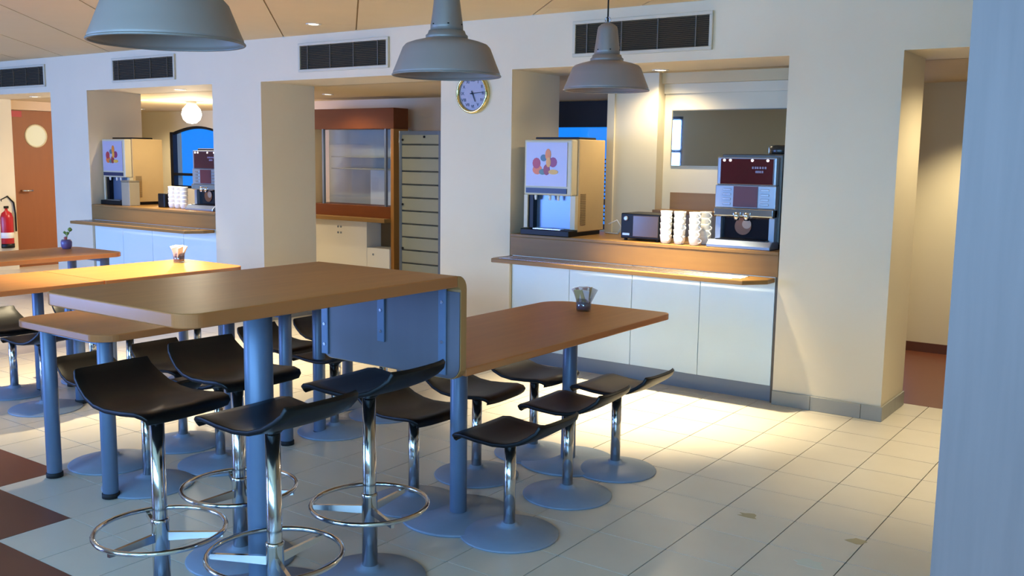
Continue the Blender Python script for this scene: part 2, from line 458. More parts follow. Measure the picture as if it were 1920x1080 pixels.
counter(-2.215, -.2, 'large oak topped serving counter with white panels right of the clock', True)
counter(-7.59, -5.565, 'farther oak topped serving counter in the opening left of the cabinet', True)

# ================================================================== AIR GRILLES
def grille(xa, xb, ns, label):
    t = empty('air_grille', label, 'vent', ((xa+xb)/2, YW, 2.29), 0, 'air grilles above the openings')
    h = (xb-xa)/2; z = .118
    f = MB(); b = .022
    f.box(-h, h, -.02, 0, z-b, z).box(-h, h, -.02, 0, -z, -z+b).box(-h, -h+b, -.02, 0, -z+b, z-b).box(h-b, h, -.02, 0, -z+b, z-b)
    f.build('frame', M_GFRAME, t, bevel=.003)
    MB().box(-h+b, h-b, -.004, 0, -z+b, z-b).build('backing', M_DARK, t)
    me = None
    for k in range(ns):
        zz = -z+b+(k+.5)*(2*z-2*b)/ns
        if me is None:
            s0 = MB().prism([(-.015, -.004), (-.012, -.005), (-.004, .004), (-.007, .005)], -h+b, h-b, 'x').build('slat', M_SLAT, t)
            s0.location.z = zz; me = s0
        else:
            c = me.copy(); COL.objects.link(c); c.parent = t; c.location.z = zz
    for k in range(4):
        x = -h+b+.09+k*(2*h-2*b-.18)/3
        MB().box(x-.004, x+.004, -.017, -.003, -z+b, z-b).build('divider', M_SLAT, t)
grille(-1.705, -.69, 16, 'wall grille with fine slats behind the farthest pendant lamp')
grille(-4.405, -3.39, 14, 'wall grille above the wooden cabinet, left of middle pendant')
grille(-7.105, -6.09, 12, 'wall grille above the farther serving counter')
grille(-9.36, -8.35, 12, 'wall grille above the brown door, leftmost of four')

# ================================================================== CLOCK
ck = empty('wall_clock', 'round wall clock with shiny rim partly behind middle pendant lamp', 'clock', (-2.555, YW, 1.952))
MB().lathe([(.146, 0), (.148, -.02), (.143, -.035), (.132, -.04), (.124, -.032), (.122, -.018)], (0, 0, 0), 40, 'y', caps=False).build('rim', M_GOLD, ck)
MB().lathe([(.126, -.002), (.124, -.016)], (0, 0, 0), 40, 'y').build('dial', M_CLOCK, ck)
NUM = ['XII', 'I', 'II', 'III', 'IV', 'V', 'VI', 'VII', 'VIII', 'IX', 'X', 'XI']
def text_mesh(s, size, material, parent, loc, name, rot=(PI/2, 0, 0), ext=.0006):
    cu = bpy.data.curves.new(name, 'FONT'); cu.body = s; cu.size = size; cu.extrude = ext; cu.align_x = 'CENTER'; cu.align_y = 'CENTER'
    tmp = bpy.data.objects.new('tmp', cu); COL.objects.link(tmp)
    dg = bpy.context.evaluated_depsgraph_get(); me = bpy.data.meshes.new_from_object(tmp.evaluated_get(dg))
    bpy.data.objects.remove(tmp, do_unlink=True)
    me.materials.clear(); me.materials.append(material)
    o = bpy.data.objects.new(name, me); COL.objects.link(o); o.parent = parent; o.location = loc; o.rotation_euler = rot
    return o
for k in range(12):
    a = PI/2-2*PI*k/12
    text_mesh(NUM[k], .032, M_INK, ck, (.095*math.cos(a), -.0175, .095*math.sin(a)), 'numeral')
def hand(ang, L, wd, nm, y):
    a = math.radians(90-ang); d = Vector((math.cos(a), math.sin(a))); nrm = Vector((-d.y, d.x))
    p = [(-d*.02-nrm*wd), (-d*.02+nrm*wd), (d*L+nrm*wd*.5), (d*L-nrm*wd*.5)]
    MB().prism([(q.x, q.y) for q in p], y-.002, y, 'y').build(nm, mat('hand_black', '#15171f', .4), ck)
hand(157, .065, .005, 'hour_hand', -.021); hand(86, .1, .004, 'minute_hand', -.024)
MB().lathe([(.008, -.026), (.008, -.016)], (0, 0, 0), 12, 'y').build('hub', mat('hand_black', '#15171f', .4), ck)

# ================================================================== TABLES
def leg_disc(name, root, x, y, r, ztop, rd):
    MB().lathe([(0, 0), (rd, 0), (rd+.002, .006), (rd-.004, .012), (r*1.7, .018), (r*1.35, .024)], (x, y, 0), 40).build('base_disc', M_DISC, root)
    MB().cyl(r, .018, ztop, (x, y), 24).build(name, M_BLUEG, root)
XA, XB = -.925, -.225
ht = empty('high_table', 'tall oak bar table with downturned end panel in the foreground', 'table', (0, 0, 0))
yA, yB, ZH = -2.955, -1.785, 1.08
edged(MB().prism(rrect(XA, XB, yA, yB-.05, (.06, 0, 0, .06), 14), ZH-.04, ZH).build('tabletop', M_OAK, ht, bevel=.004, seg=2))
prof = [(yB-.05, ZH-.04), (yB-.05, ZH)]
for k in range(6):
    a = math.radians(90-90*k/5); prof.append((yB-.05+.05*math.cos(a), ZH-.05+.05*math.sin(a)))
prof += [(yB, ZH-.1), (yB-.032, ZH-.1), (yB-.032, ZH-.052), (yB-.04, ZH-.043)]
MB().prism(prof, XA, XB, 'x').build('bent_corner', M_OAKV, ht)
pl = rrect(XA, XB, .70, ZH-.1, (.05, 0, 0, .05))
MB().prism(pl, yB-.032, yB, 'y').build('end_panel', M_OAKV, ht)
MB().prism(rrect(XA+.003, XB-.003, .703, ZH-.06, (.05, 0, 0, .05)), yB-.0365, yB-.0321, 'y').build('end_panel_lining', M_PANELIN, ht)
for x, z0 in ((-.9, .715), (-.6, .80), (-.302, .715)):
    br_ = MB().box(x-.018, x+.018, yB-.045, yB-.0365, z0, ZH-.046).box(x-.018, x+.018, yB-.3, yB-.0365, ZH-.048, ZH-.0405)
    b_ = br_.build('bracket', M_BLUEG, ht, bevel=.002, seg=1)
    for z in (z0+.04, z0+.12, ZH-.1): MB().lathe([(.006, yB-.048), (.006, yB-.044)], (x, 0, z), 10, 'y').build('screw', M_STEEL, b_)
leg_disc('column', ht, -.575, -2.43, .046, ZH-.04, .27)
MB().lathe([(.09, ZH-.05), (.095, ZH-.0405)], (-.575, -2.43, 0), 24).build('top_plate', M_BLUEG, ht)

lt = empty('low_table', 'lower oak pedestal table joined to the end of the tall bar table', 'table', (0, 0, 0))
edged(MB().prism(rrect(XA, XB, yB+.002, -.13, (.004, .05, .14, .004), 12), .71, .74).build('tabletop', M_OAK, lt, bevel=.004))
leg_disc('leg', lt, -.555, -1.41, .036, .71, .24); leg_disc('leg', lt, -.585, -.5, .036, .71, .24)
for y in (-1.41, -.5): MB().box(-.64, -.5, y-.07, y+.07, .702, .7099).build('top_plate', M_BLUEG, lt)

def four_leg(x0, x1, y0, y1, label, rn=.1, rf=.1, group=None):
    t = empty('four_legged_table', label, 'table', ((x0+x1)/2, (y0+y1)/2, 0), 0, group)
    hx, hy = (x1-x0)/2, (y1-y0)/2
    edged(MB().prism(rrect(-hx, hx, -hy, hy, (rn, rf, rf, rn), 12), .708, .74).build('tabletop', M_OAK, t, bevel=.004))
    for sx in (-1, 1):
        for sy in (-1, 1):
            lx, ly = sx*(hx-.13), sy*(hy-.1)
            MB().cyl(.033, .02, .708, (lx, ly), 20).build('leg', M_BLUEG, t)
            MB().lathe([(.03, 0), (.037, .002), (.037, .022), (.034, .024)], (lx, ly, 0), 20).build('foot', M_RUBBER, t)
    MB().box(-hx+.12, hx-.12, -hy+.1, -hy+.13, .67, .708).build('rail', M_BLUEG, t)
    MB().box(-hx+.12, hx-.12, hy-.13, hy-.1, .67, .708).build('rail', M_BLUEG, t)
    return t
G4 = 'rows of four legged oak tables'
four_leg(-2.47, -1.76, -2.26, -1.06, 'four legged oak table lying behind the left edge of the tall bar table', group=G4)
four_leg(-2.47, -1.76, -1.03, -.17, 'four legged oak table hidden behind the tall bar table, nearer the cabinet', .02, .1, G4)
four_leg(-4.06, -3.36, -2.5, -1.24, 'oak table at the left edge of the frame, front half of the sunny row', .1, .01, G4)
four_leg(-4.06, -3.36, -1.235, -.2, 'brightly lit oak table carrying a white sugar sachet jar', .01, .08, G4)
four_leg(-5.45, -4.74, -1.9, -.2, 'farthest oak table at left in front of the brown door', .08, .1, G4)

# ================================================================== STOOLS
# local frame: +x towards the front lip, -x raised back; seat reference height z=0
def seat_mesh():
    # profile along x: (x, z, half width)
    P = [(.178, -.034, .15), (.172, -.016, .158), (.155, -.004, .165), (.12, .001, .168), (.05, -.006, .168), (-.03, -.010, .166), (-.09, -.004, .163),
         (-.14, .012, .157), (-.18, .036, .15), (-.21, .060, .143), (-.235, .085, .136)]
    nw = 9; T = .016
    vs = []; fs = []
    pts = [Vector((x, 0, z)) for x, z, h in P]
    nr = []
    for k in range(len(P)):
        t = pts[min(k+1, len(P)-1)]-pts[max(k-1, 0)]; n = Vector((t.z, 0, -t.x)); n.normalize(); nr.append(n if n.z > 0 or abs(n.z) < .3 else -n)
    for layer in (0, 1):
        for k, (x, z, h) in enumerate(P):
            for i in range(nw):
                u = -1+2*i/(nw-1)
                sag = -.008*(1-u*u)*(1 if -.2 < x < .15 else .3)
                e = 1-.06*abs(u)**4
                p = Vector((x*e if k in (0, len(P)-1) else x, u*h, z+sag))
                if layer: p = p-nr[k]*T
                vs.append(p)
    L = len(P)*nw
    idx = lambda l, k, i: l*L+k*nw+i
    for k in range(len(P)-1):
        for i in range(nw-1):
            fs.append((idx(0, k, i), idx(0, k, i+1), idx(0, k+1, i+1), idx(0, k+1, i)))
            fs.append((idx(1, k, i), idx(1, k+1, i), idx(1, k+1, i+1), idx(1, k, i+1)))
        fs.append((idx(0, k, 0), idx(0, k+1, 0), idx(1, k+1, 0), idx(1, k, 0)))
        fs.append((idx(0, k, nw-1), idx(1, k, nw-1), idx(1, k+1, nw-1), idx(0, k+1, nw-1)))
    for i in range(nw-1):
        fs.append((idx(0, 0, i), idx(1, 0, i), idx(1, 0, i+1), idx(0, 0, i+1)))
        k = len(P)-1; fs.append((idx(0, k, i), idx(0, k, i+1), idx(1, k, i+1), idx(1, k, i)))
    return vs, fs
SV, SF = seat_mesh()
def make_stool(name, H, ring, cat='stool'):
    t = empty(name, 'stool', cat)
    MB().lathe([(0, 0), (.198, 0), (.2, .005), (.196, .009), (.12, .026), (.06, .037), (.034, .041), (.033, .05), (.0, .05)], n=40).build('base', M_DISC, t)
    MB().lathe([(.0235, .045), (.0235, H-.055)], n=20).build('post', M_CHROME, t)
    if H > .6: MB().lathe([(.0275, .045), (.0275, .30), (.029, .303), (.029, .312), (.0235, .316)], n=20).build('lower_sleeve', M_CHROME, t)
    MB().lathe([(.026, H-.06), (.03, H-.055), (.05, H-.04), (.055, H-.034), (0, H-.034)], n=20).build('seat_mount', M_BLACK, t)
    vs = [(v.x, v.y, v.z+H) for v in SV]
    MB().add(vs, SF, True).build('seat', M_BLACK, t, bevel=.004, seg=2)
    MB().box(-.06, .06, -.06, .06, H-.036, H-.026).build('seat_plate', M_BLACK, t)
    if ring:
        zr = .275
        MB().tube([(.205*math.cos(2*PI*k/40), .205*math.sin(2*PI*k/40), zr) for k in range(40)], .0085, 8, True).build('foot_ring', M_CHROME, t)
        for k in range(3):
            a = math.radians(ring+120*k); d = Vector((math.cos(a), math.sin(a), 0)); n = Vector((-d.y, d.x, 0))*.006
            q = []
            for r_, zz in ((.025, zr-.035), (.203, zr-.022)):
                for sg in (-1, 1):
                    for dz in (0, .028 if r_ < .1 else .016): q.append(d*r_+n*sg+Vector((0, 0, zz+dz)))
            MB().add(q, [(0, 1, 3, 2), (4, 6, 7, 5), (0, 4, 5, 1), (2, 3, 7, 6), (0, 2, 6, 4), (1, 5, 7, 3)]).build('spoke', M_CHROME, t)
    return t
hp = make_stool('high_stool', .72, 35)
GH = 'high stools with foot rings round the tall bar table'
place(hp, (-.8, -2.66, 0), math.radians(2), 'high black stool at the front left of the tall table, raised back towards the left', GH)
place(hp, (-.93, -2.235, 0), math.radians(-4), 'high black stool at left of the tall table, half behind its thick column', GH)
place(hp, (-.43, -2.07, 0), math.radians(181), 'high black stool at right of tall table, below the downturned end panel', GH)
place(hp, (-.355, -2.565, 0), math.radians(178), 'high black stool right beside the thick column, nearest the camera', GH)
lp = make_stool('low_stool', .43, 0)
GL = 'low black stools round the low pedestal table'
place(lp, (-.27, -1.44, 0), math.radians(180), 'low black stool on right side of the pedestal table, nearest of three', GL)
place(lp, (-.33, -.91, 0), math.radians(181), 'low black stool on right side of the pedestal table, middle of three', GL)
place(lp, (-.335, -.47, 0), math.radians(179), 'low black stool on right side of the pedestal table, nearest the serving counter', GL)
place(lp, (-.81, -1.4, 0), math.radians(-2), 'low black stool tucked under pedestal table just beyond the downturned panel', GL)
place(lp, (-.82, -.94, 0), math.radians(3), 'low black stool tucked under left of pedestal table, middle of three', GL)
place(lp, (-.8, -.49, 0), math.radians(0), 'low black stool under the far end of pedestal table, front towards counter', GL)
GM = 'low black stools round the four legged tables'
L2 = [(-2.32, -1.88, 0, 'low black stool left of the near four legged table, back seen beside its front leg'),
      (-1.91, -1.96, 180, 'low black stool behind the foremost high stool, its base between two table legs'),
      (-2.33, -1.47, 0, 'low black stool left of the near four legged table, second from its front'),
      (-1.9, -1.57, 180, 'low black stool behind the thick column, at right of near four legged table'),
      (-1.88, -.83, 180, 'low black stool seen under the tall table left of the downturned panel'),
      (-2.32, -.8, 0, 'low black stool seen between the thick column and thin far table leg'),
      (-2.3, -.4, 0, 'low black stool at left of the hidden table, farthest along'),
      (-1.9, -.42, 180, 'low black stool at right of the hidden table, farthest along')]
for x, y, a, lb in L2: place(lp, (x, y, 0), math.radians(a), lb, GM)
L3 = [(-4.03, -1.46, 0, 'low black stool at the left edge of the frame under the lit table row'),
      (-3.53, -1.54, 180, 'low black stool with blue lit base, second from the left frame edge'),
      (-4.0, -.95, 0, 'low black stool on the far side of the brightly lit table, near end'),
      (-3.5, -1.0, 180, 'low black stool on the near side of the brightly lit table, middle'),
      (-3.5, -.5, 180, 'low black stool on the near side of the brightly lit table, far end')]
for x, y, a, lb in L3: place(lp, (x, y, 0), math.radians(a), lb, 'low black stools round the brightly lit table')

# ================================================================== PENDANT LAMPS
def pendant():
    t = empty('pendant_lamp', 'lamp', 'lamp')
    R = .21
    prof = [(R, 0), (R-.002, .012), (.196, .04), (.182, .075), (.170, .105), (.158, .118), (.130, .128), (.098, .136), (.078, .141)]
    inner = [(r-.004, z-.003 if k else z) for k, (r, z) in enumerate(prof)]
    MB().lathe(prof+[], n=48).build('shade_skin', M_LAMP, t)
    o = t.children[0]; me = o.data
    bm = bmesh.new(); bm.from_mesh(me)
    bmesh.ops.delete(bm, geom=[f for f in bm.faces if len(f.verts) > 4], context='FACES_ONLY'); bm.to_mesh(me); bm.free()
    o.name = 'shade'
    md = o.modifiers.new('solid', 'SOLIDIFY'); md.thickness = .003; md.offset = -1
    MB().tube([((R)*math.cos(2*PI*k/48), (R)*math.sin(2*PI*k/48), 0) for k in range(48)], .004, 6, True).build('rim', M_LAMPN, t)
    MB().lathe([(.0, .128), (.074, .128), (.076, .135), (.082, .142), (.082, .152), (.074, .158), (.07, .17), (.0, .17)], n=32).build('collar', M_LAMPN, t)
    MB().lathe([(.064, .168), (.063, .19), (.056, .24), (.05, .29), (.046, .305), (.03, .318), (.012, .325), (0, .325)], n=32).build('lamp_housing', M_LAMPN, t)
    for k in range(6):
        a = 2*PI*k/6+.25
        MB().lathe([(.004, 0), (.004, .004), (0, .005)], (.0615*math.cos(a), .0615*math.sin(a), .19), 8).build('screw', M_DARK, t)
    MB().tube([(.014*math.cos(2*PI*k/16), 0, .338+.014*math.sin(2*PI*k/16)) for k in range(16)], .003, 6, True).build('hook', M_STEEL, t)
    MB().tube([(0, 0, .345), (0, 0, .66)], .004, 8).build('cable', M_BLACK, t)
    MB().lathe([(.045, .645), (.04, .66), (.045, .675)], n=24).build('ceiling_rose', M_WHITEP, t)
    MB().lathe([(0, .03), (.035, .04), (.045, .07), (.03, .11), (.02, .13)], n=20).build('bulb', M_WHITEP, t)
    return t
pp = pendant(); GP = 'grey industrial pendant lamps over the table row'
def pend(loc, lb):
    o = place(pp, loc, 0, lb, GP); return o
dz = HC-.675
p1 = pend((-.525, -2.77, dz), 'large grey pendant lamp nearest the camera, cut by the top edge')
p2 = pend((-.572, -1.48, dz+.006), 'grey pendant lamp in front of the wall clock')
p3 = pend((-.585, -.22, dz+.03), 'smallest grey pendant lamp in front of the big serving opening')
# scale the cable of each lamp so that it reaches the ceiling
for p, z in ((p2, .006), (p3, .03)):
    for c in p.children:
        if c.name.startswith('ceiling_rose'): c.location.z = -z
        if c.name.startswith('cable'): c.scale.z = 1-z/.66*1.0

# ================================================================== DOWNLIGHTS
def downlight(x, y, z, label, group):
    t = empty('downlight', label, 'light', (x, y, z), 0, group)
    MB().lathe([(.036, -.001), (.05, -.006), (.058, -.004), (.06, 0)], n=24).build('ring', M_WHITEP, t)
    MB().lathe([(.036, -.0035), (.036, -.001)], n=20).build('lens', M_LENS, t)
    return t
GD = 'recessed downlights in the dining room ceiling'; GK = 'recessed downlights behind the serving openings'
D1 = [(-3.754, .812, 420, 66, 'ceiling downlight left of the middle pendant lamp'),
      (-6.377, .86, 260, 74, 'ceiling downlight beside the left rim of the nearest pendant lamp'),
      (-.9, .78, 1150, 60, 'ceiling downlight over the big serving counter, above the frame'),
      (1.12, .62, 185, 62, 'ceiling downlight near the right pier, above the frame'),
      (-3.75, -.75, 700, 74, 'ceiling downlight over the brightly lit table'),
      (-2.85, -1.6, 110, 62, 'ceiling downlight between the table rows, above the frame'),
      (-6.3, -.8, 150, 74, 'ceiling downlight over the farthest table'),
      (-.3, -2.15, 8, 66, 'added ceiling downlight between the two nearest pendant lamps')]  # last entry is an added lamp, lights the tall tabletop
for k, (x, y, pw, an, lb) in enumerate(D1):
    downlight(x, y, HC, lb, GD); spot((x, y, HC-.03), pw, an, 1.0)
K1 = [(-1.3, 1.76, 36, 'downlight beyond the farthest pendant lamp, over the coffee machine'), (-5.62, 2.75, 38, 'bright downlight above the wooden cabinet'),
      (-8.63, 2.61, 35, 'downlight over the farther serving counter, left of the globe lamp'), (-9.3, 1.65, 22, 'added downlight in the soffit before the brown door'),  # the soffit downlight is added to warm the brown door
      (-10.9, 4.1, 60, 'added downlight washing the wall round the arched window')]  # added lamp, brightens the wall round the arch
for x, y, pw, lb in K1:
    downlight(x, y, HK, lb, GK); spot((x, y, HK-.03), pw, 150, .8, col=WARMK)
downlight(.55, 3.2, HK, 'downlight in the corridor ceiling behind the right pier', GK); spot((.55, 3.1, HK-.03), 105, 110, .7)
downlight(1.1, 1.68, HK, 'downlight in the corridor lintel hidden by the near partition', GK); spot((1.1, 1.68, HK-.03), 52, 160, .6)
downlight(-6.5, 1.6, HK, 'downlight over the worktop of the farther serving counter', GK); spot((-6.5, 1.6, HK-.03), 60, 150, .8, col=WARMK)
gl = empty('globe_lamp', 'glowing white globe lamp over the arched blue window', 'lamp', (-8.32, 3.07, 0))
MB().lathe([(0, 1.845), (.055, 1.855), (.1, 1.895), (.12, 1.955), (.105, 2.02), (.065, 2.065), (.05, 2.08), (0, 2.08)], n=32).build('globe', M_BULB, gl)
pl_ = bpy.data.lights.new('lamp_light', 'POINT'); pl_.energy = 110; pl_.color = (1, .88, .66); pl_.shadow_soft_size = .12
po_ = bpy.data.objects.new('lamp_light', pl_); COL.objects.link(po_); po_.location = (-8.32, 3.07, 1.75)
MB().lathe([(.055, 2.075), (.06, 2.09), (.06, HK)], n=24).build('ceiling_mount', M_WHITEP, gl)

# ================================================================== DRINKS MACHINES
FRUIT = [('orange_slice', '#d8702a', -.09, .42, .06, .05), ('red_apple', '#a8323a', -.1, .48, .05, .055), ('plum', '#8a2a55', .085, .49, .05, .05), ('blue_berry', '#4c6b78', -.02, .53, .04, .035), ('lime', '#58756a', -.03, .4, .045, .03),
         ('strawberry', '#8f2f33', .015, .42, .04, .055), ('orange_glass', '#e0811f', .03, .56, .035, .06), ('orange_glass', '#dd9a2e', .035, .49, .03, .05), ('banana', '#d9a83c', .09, .4, .06, .025)]
def juice(loc, label):
    t = empty('juice_dispenser', label, 'drink machine', loc)
    W, D, H = .205, .39, .68
    MB().box(-W, W, .03, D, .03, H).build('cabinet', M_BEIGE, t, bevel=.006)
    MB().box(-W, W-.01, -.05, .03, .285, H-.005).build('front_door', M_BEIGEF, t, bevel=.01)
    MB().box(-W+.022, W-.045, -.056, -.05, .35, H-.025).build('poster', M_POSTER, t)
    po = t.children[-1]
    for nm, c, x, z, rx, rz in FRUIT:
        p = [(x*.75-.02+.68*rx*math.cos(2*PI*k/12), .51+(z-.48)*.75+.7*rz*math.sin(2*PI*k/12)) for k in range(12)]
        yy = -.0572-.0002*FRUIT.index((nm, c, x, z, rx, rz))
        MB().prism(p, yy, -.056, 'y').build(nm, mat('print_'+c, c, .4), po)
    MB().box(-W+.022, W-.045, -.057, -.05, .3, .335).build('lower_strip', mat('dark_blue_strip', '#20284a', .4), t)
    MB().box(-W, -W+.03, -.045, .03, .05, .285).build('side_post', M_BEIGEF, t)
    MB().box(W-.04, W, -.01, .03, .05, .285).build('side_post', M_BEIGEF, t)
    MB().box(-W+.03, W-.04, .02, .031, .05, .285).build('splash_back', mat('blue_steel_back', '#6d7f97', .3, metal=.5), t)
    MB().box(-W+.03, -W+.07, -.03, .02, .05, .285).build('inner_side', M_BLACK, t)
    MB().box(-W, W, -.09, .03, 0, .045).build('drip_tray', M_BLACK, t, bevel=.006)
    for k in range(3): MB().box(-W+.1, W-.08, -.075+k*.025, -.065+k*.025, .045, .05).build('tray_bar', M_STEEL, t)
    for x in (-.12, 0, .07): MB().lathe([(.008, .25), (.011, .27), (.011, .29)], (x, -.02, 0), 10).build('nozzle', M_WHITEP, t)
    MB().box(-W+.02, W-.02, .06, D-.1, H, H+.015).build('top_cap', M_BLACK, t, bevel=.004)
    MB().box(-W+.02, W-.02, .06, D-.02, 0, .03).build('feet_rail', M_BLACK, t)
    me = None
    for k in range(18):
        z = .08+k*.0125
        MB().box(W, W+.003, .06, .13, z, z+.006).build('vent_slat', mat('vent_brown', '#8a6f42', .6), t)
    return t
juice((-1.91, 1.335, ZC), 'beige juice dispenser with fruit poster on the big serving counter')
juice((-7.36, 1.44, ZC), 'beige juice dispenser with fruit poster on the farther serving counter')
# small grey box beside the farther juice machine
sb = empty('canister_box', 'small grey box standing beside the farther juice dispenser', 'box', (-7.1, 1.4, ZC))
MB().box(-.07, .07, -.06, .06, 0, .24).build('body', mat('grey_box_paint', '#a1967d', .5), sb, bevel=.006)
MB().box(-.072, .072, -.062, .062, .24, .256).build('lid', mat('grey_box_lid', '#7d745f', .5), sb, bevel=.004)

def coffee(loc, label):
    t = empty('coffee_machine', label, 'coffee machine', loc)
    W, D, H = .205, .34, .59
    MB().box(-W+.01, W, .02, D, .03, H-.0).build('body', M_COFFEEBODY, t, bevel=.008)
    MB().box(-W, W-.02, -.03, .02, .395, H-.02).build('light_panel_frame', M_SILVER, t, bevel=.008)
    lp_ = MB().box(-W+.025, W-.035, -.036, -.03, .4, H-.03).build('light_panel', M_MAROON, t, bevel=.003)
    for x in (-.155, -.115, .03, .13): MB().lathe([(.008, -.04), (.008, -.035)], (x, 0, H-.04), 10, 'y').build('small_lamp', M_LED, lp_)
    # two illegible white lines of lettering
    for z, xs in ((.505, (.035, .052, .066, .083, .1, .117)), (.48, (.058, .07, .083, .098))):
        for x in xs: MB().box(x-.005, x+.006, -.038, -.036, z-.007, z+.007).build('lettering', mat('panel_lettering', '#8d8296', .5), lp_)
    MB().box(-W-.005, W-.015, -.035, .02, .25, .395).build('button_panel', M_SILVER, t, bevel=.006)
    MB().box(-.085, .075, -.04, -.034, .258, .388).build('menu_strip', M_MAROON2, t)
    for sx in (-1, 1):
        for k in range(4): MB().box(sx*.125-.028-.005, sx*.125+.028-.005, -.041, -.034, .27+k*.03, .283+k*.03).build('button', M_STEEL, t, bevel=.002, seg=1)
    pr_ = [(-.05, .25)]
    for k in range(7):
        a = math.radians(180+180*k/6); pr_.append((-.04+.04*math.cos(a)*1.0, .215+.06*math.sin(a)*.4))
    MB().prism([(-.055, .2), (-.03, .19), (.02, .195), (.03, .25), (-.055, .25)], -W-.0, W-.02, 'x').build('chrome_fascia', mat('bright_chrome', '#c9d3de', .12, metal=1), t, bevel=.006)
    for x in (-.05, .015): MB().lathe([(.016, .175), (.022, .2), (.024, .225)], (x, -.05, 0), 14).build('spout', M_CHROME, t)
    MB().box(-W, -W+.035, -.02, .03, .03, .25).build('side_pillar', M_SILVER, t)
    MB().box(W-.055, W-.02, -.02, .03, .03, .25).build('side_pillar', M_SILVER, t)
    MB().box(-W+.035, W-.055, .012, .022, .05, .25).build('bay_back', mat('bay_dark', '#10131f', .12), t)
    MB().lathe([(.055, .005), (.055, .012)], (-.03, 0, .135), 20, 'y').build('cup_picture', mat('coffee_print', '#8a4f22', .4), t)
    MB().lathe([(.03, .003), (.03, .006)], (-.005, 0, .15), 16, 'y').build('foam_picture', mat('foam_print', '#b7957a', .4), t)
    MB().prism([(-.125, .0), (-.125, .02), (-.09, .05), (.03, .05), (.03, 0)], -W-.015, W-.005, 'x').build('drip_tray', mat('tray_blue_steel', '#a9b8d0', .25, metal=.7), t, bevel=.006)
    MB().box(-W+.03, W-.05, -.085, .01, .05, .056).build('tray_grid', M_BLACK, t)
    MB().box(-W-.01, W, -.12, .03, -.0, .004).build('rubber_foot', M_RUBBER, t)
    MB().box(-W+.02, W-.01, .03, D-.01, 0, .03).build('plinth', M_BLACK, t)
    MB().lathe([(.07, H), (.075, H+.01), (.075, H+.05), (.06, H+.06), (0, H+.06)], (W-.09, .22, 0), 20).build('bean_hopper', mat('smoky_hopper', '#2a2824', .25), t)
    for z in (.2, .48): MB().box(W, W+.004, .15, .16, z, z+.06).build('side_hinge', M_STEEL, t)
    return t
coffee((-.47, 1.40, ZC), 'coffee machine with dark red lit panel on the big serving counter')
coffee((-5.93, 1.48, ZC), 'coffee machine with dark red panel on the farther serving counter')

# microwave-like appliance
mo = empty('small_oven', 'small black oven with dark window between dispenser and white cups', 'oven', (-1.2, 1.34, ZC))
MB().box(-.145, .145, 0, .24, .015, .185).build('case', M_BLACK, mo, bevel=.006)
MB().box(-.05, .14, -.008, 0, .03, .172).build('window_glass', mat('brown_oven_glass', '#4a3e37', .15), mo, bevel=.003)
MB().lathe([(.011, -.012), (.016, -.008), (.016, 0)], (-.105, 0, .15), 16, 'y').build('button', M_SILVER, mo)
MB().box(-.13, -.075, -.006, 0, .035, .052).build('button_plate', M_SILVER, mo, bevel=.002)
for x in (-.12, .12):
    for y in (.03, .21): MB().lathe([(.012, 0), (.012, .016)], (x, y, 0), 10).build('foot', M_RUBBER, mo)
tag(MB().tube([(-1.66, 1.72, 1.02), (-1.6, 1.74, 1.05), (-1.57, 1.75, 1.0), (-1.6, 1.76, ZC+.006), (-1.72, 1.78, ZC+.006)], .005, 6).build('power_cord', M_WHITEP), 'thin white power cord behind the juice dispenser on big counter', 'cord')

# white cups
cupo = empty('coffee_cup', 'cup', 'cup')
MB().lathe([(0, 0), (.024, 0), (.03, .004), (.036, .02), (.039, .045), (.04, .056), (.037, .056), (.035, .03), (.028, .01), (0, .008)], n=22).build('bowl', M_WHITE, cupo)
MB().tube([(.036+.024*math.sin(PI*k/7), 0, .014+.032*k/7) for k in range(8)], .0045, 6).build('handle', M_WHITE, cupo)
cups = []
random.seed(3)
def stack(x, y, n, dx, lbl, grp, ang=-35):
    for k in range(n):
        o = place(cupo, (x, y, ZC+.001+k*.0395), math.radians(ang+random.uniform(-14, 14)), lbl(k, n), grp)
def lb1(s):
    od = ['lowest', 'second', 'third', 'fourth', 'top']
    return lambda k, n: '%s white cup in the %s stack beside the coffee machine' % (od[k].capitalize() if False else od[k], s)
for q, (x, y, s) in enumerate(((-1.0, 1.33, 'leftmost'), (-.9, 1.325, 'second'), (-.79, 1.32, 'rightmost front'), (-.77, 1.44, 'rear right'))):
    stack(x, y, 5, 0, lb1(s), 'white cups stacked on the big serving counter')
for q, (x, y, s) in enumerate(((-6.49, 1.46, 'left'), (-6.39, 1.455, 'middle'), (-6.29, 1.45, 'right'))):
    stack(x, y, 5, 0, (lambda s: (lambda k, n: '%s white cup in the %s stack on the farther counter' % (['lowest', 'second', 'third', 'fourth', 'top'][k], s)))(s), 'white cups stacked on the farther serving counter', 150)
tag(MB().prism(rrect(-6.68, -6.56, 1.42, 1.56, .02), ZC, ZC+.14).build('black_canister', M_BLACK, bevel=.008), 'small black canister left of the cups on the farther counter', 'canister')

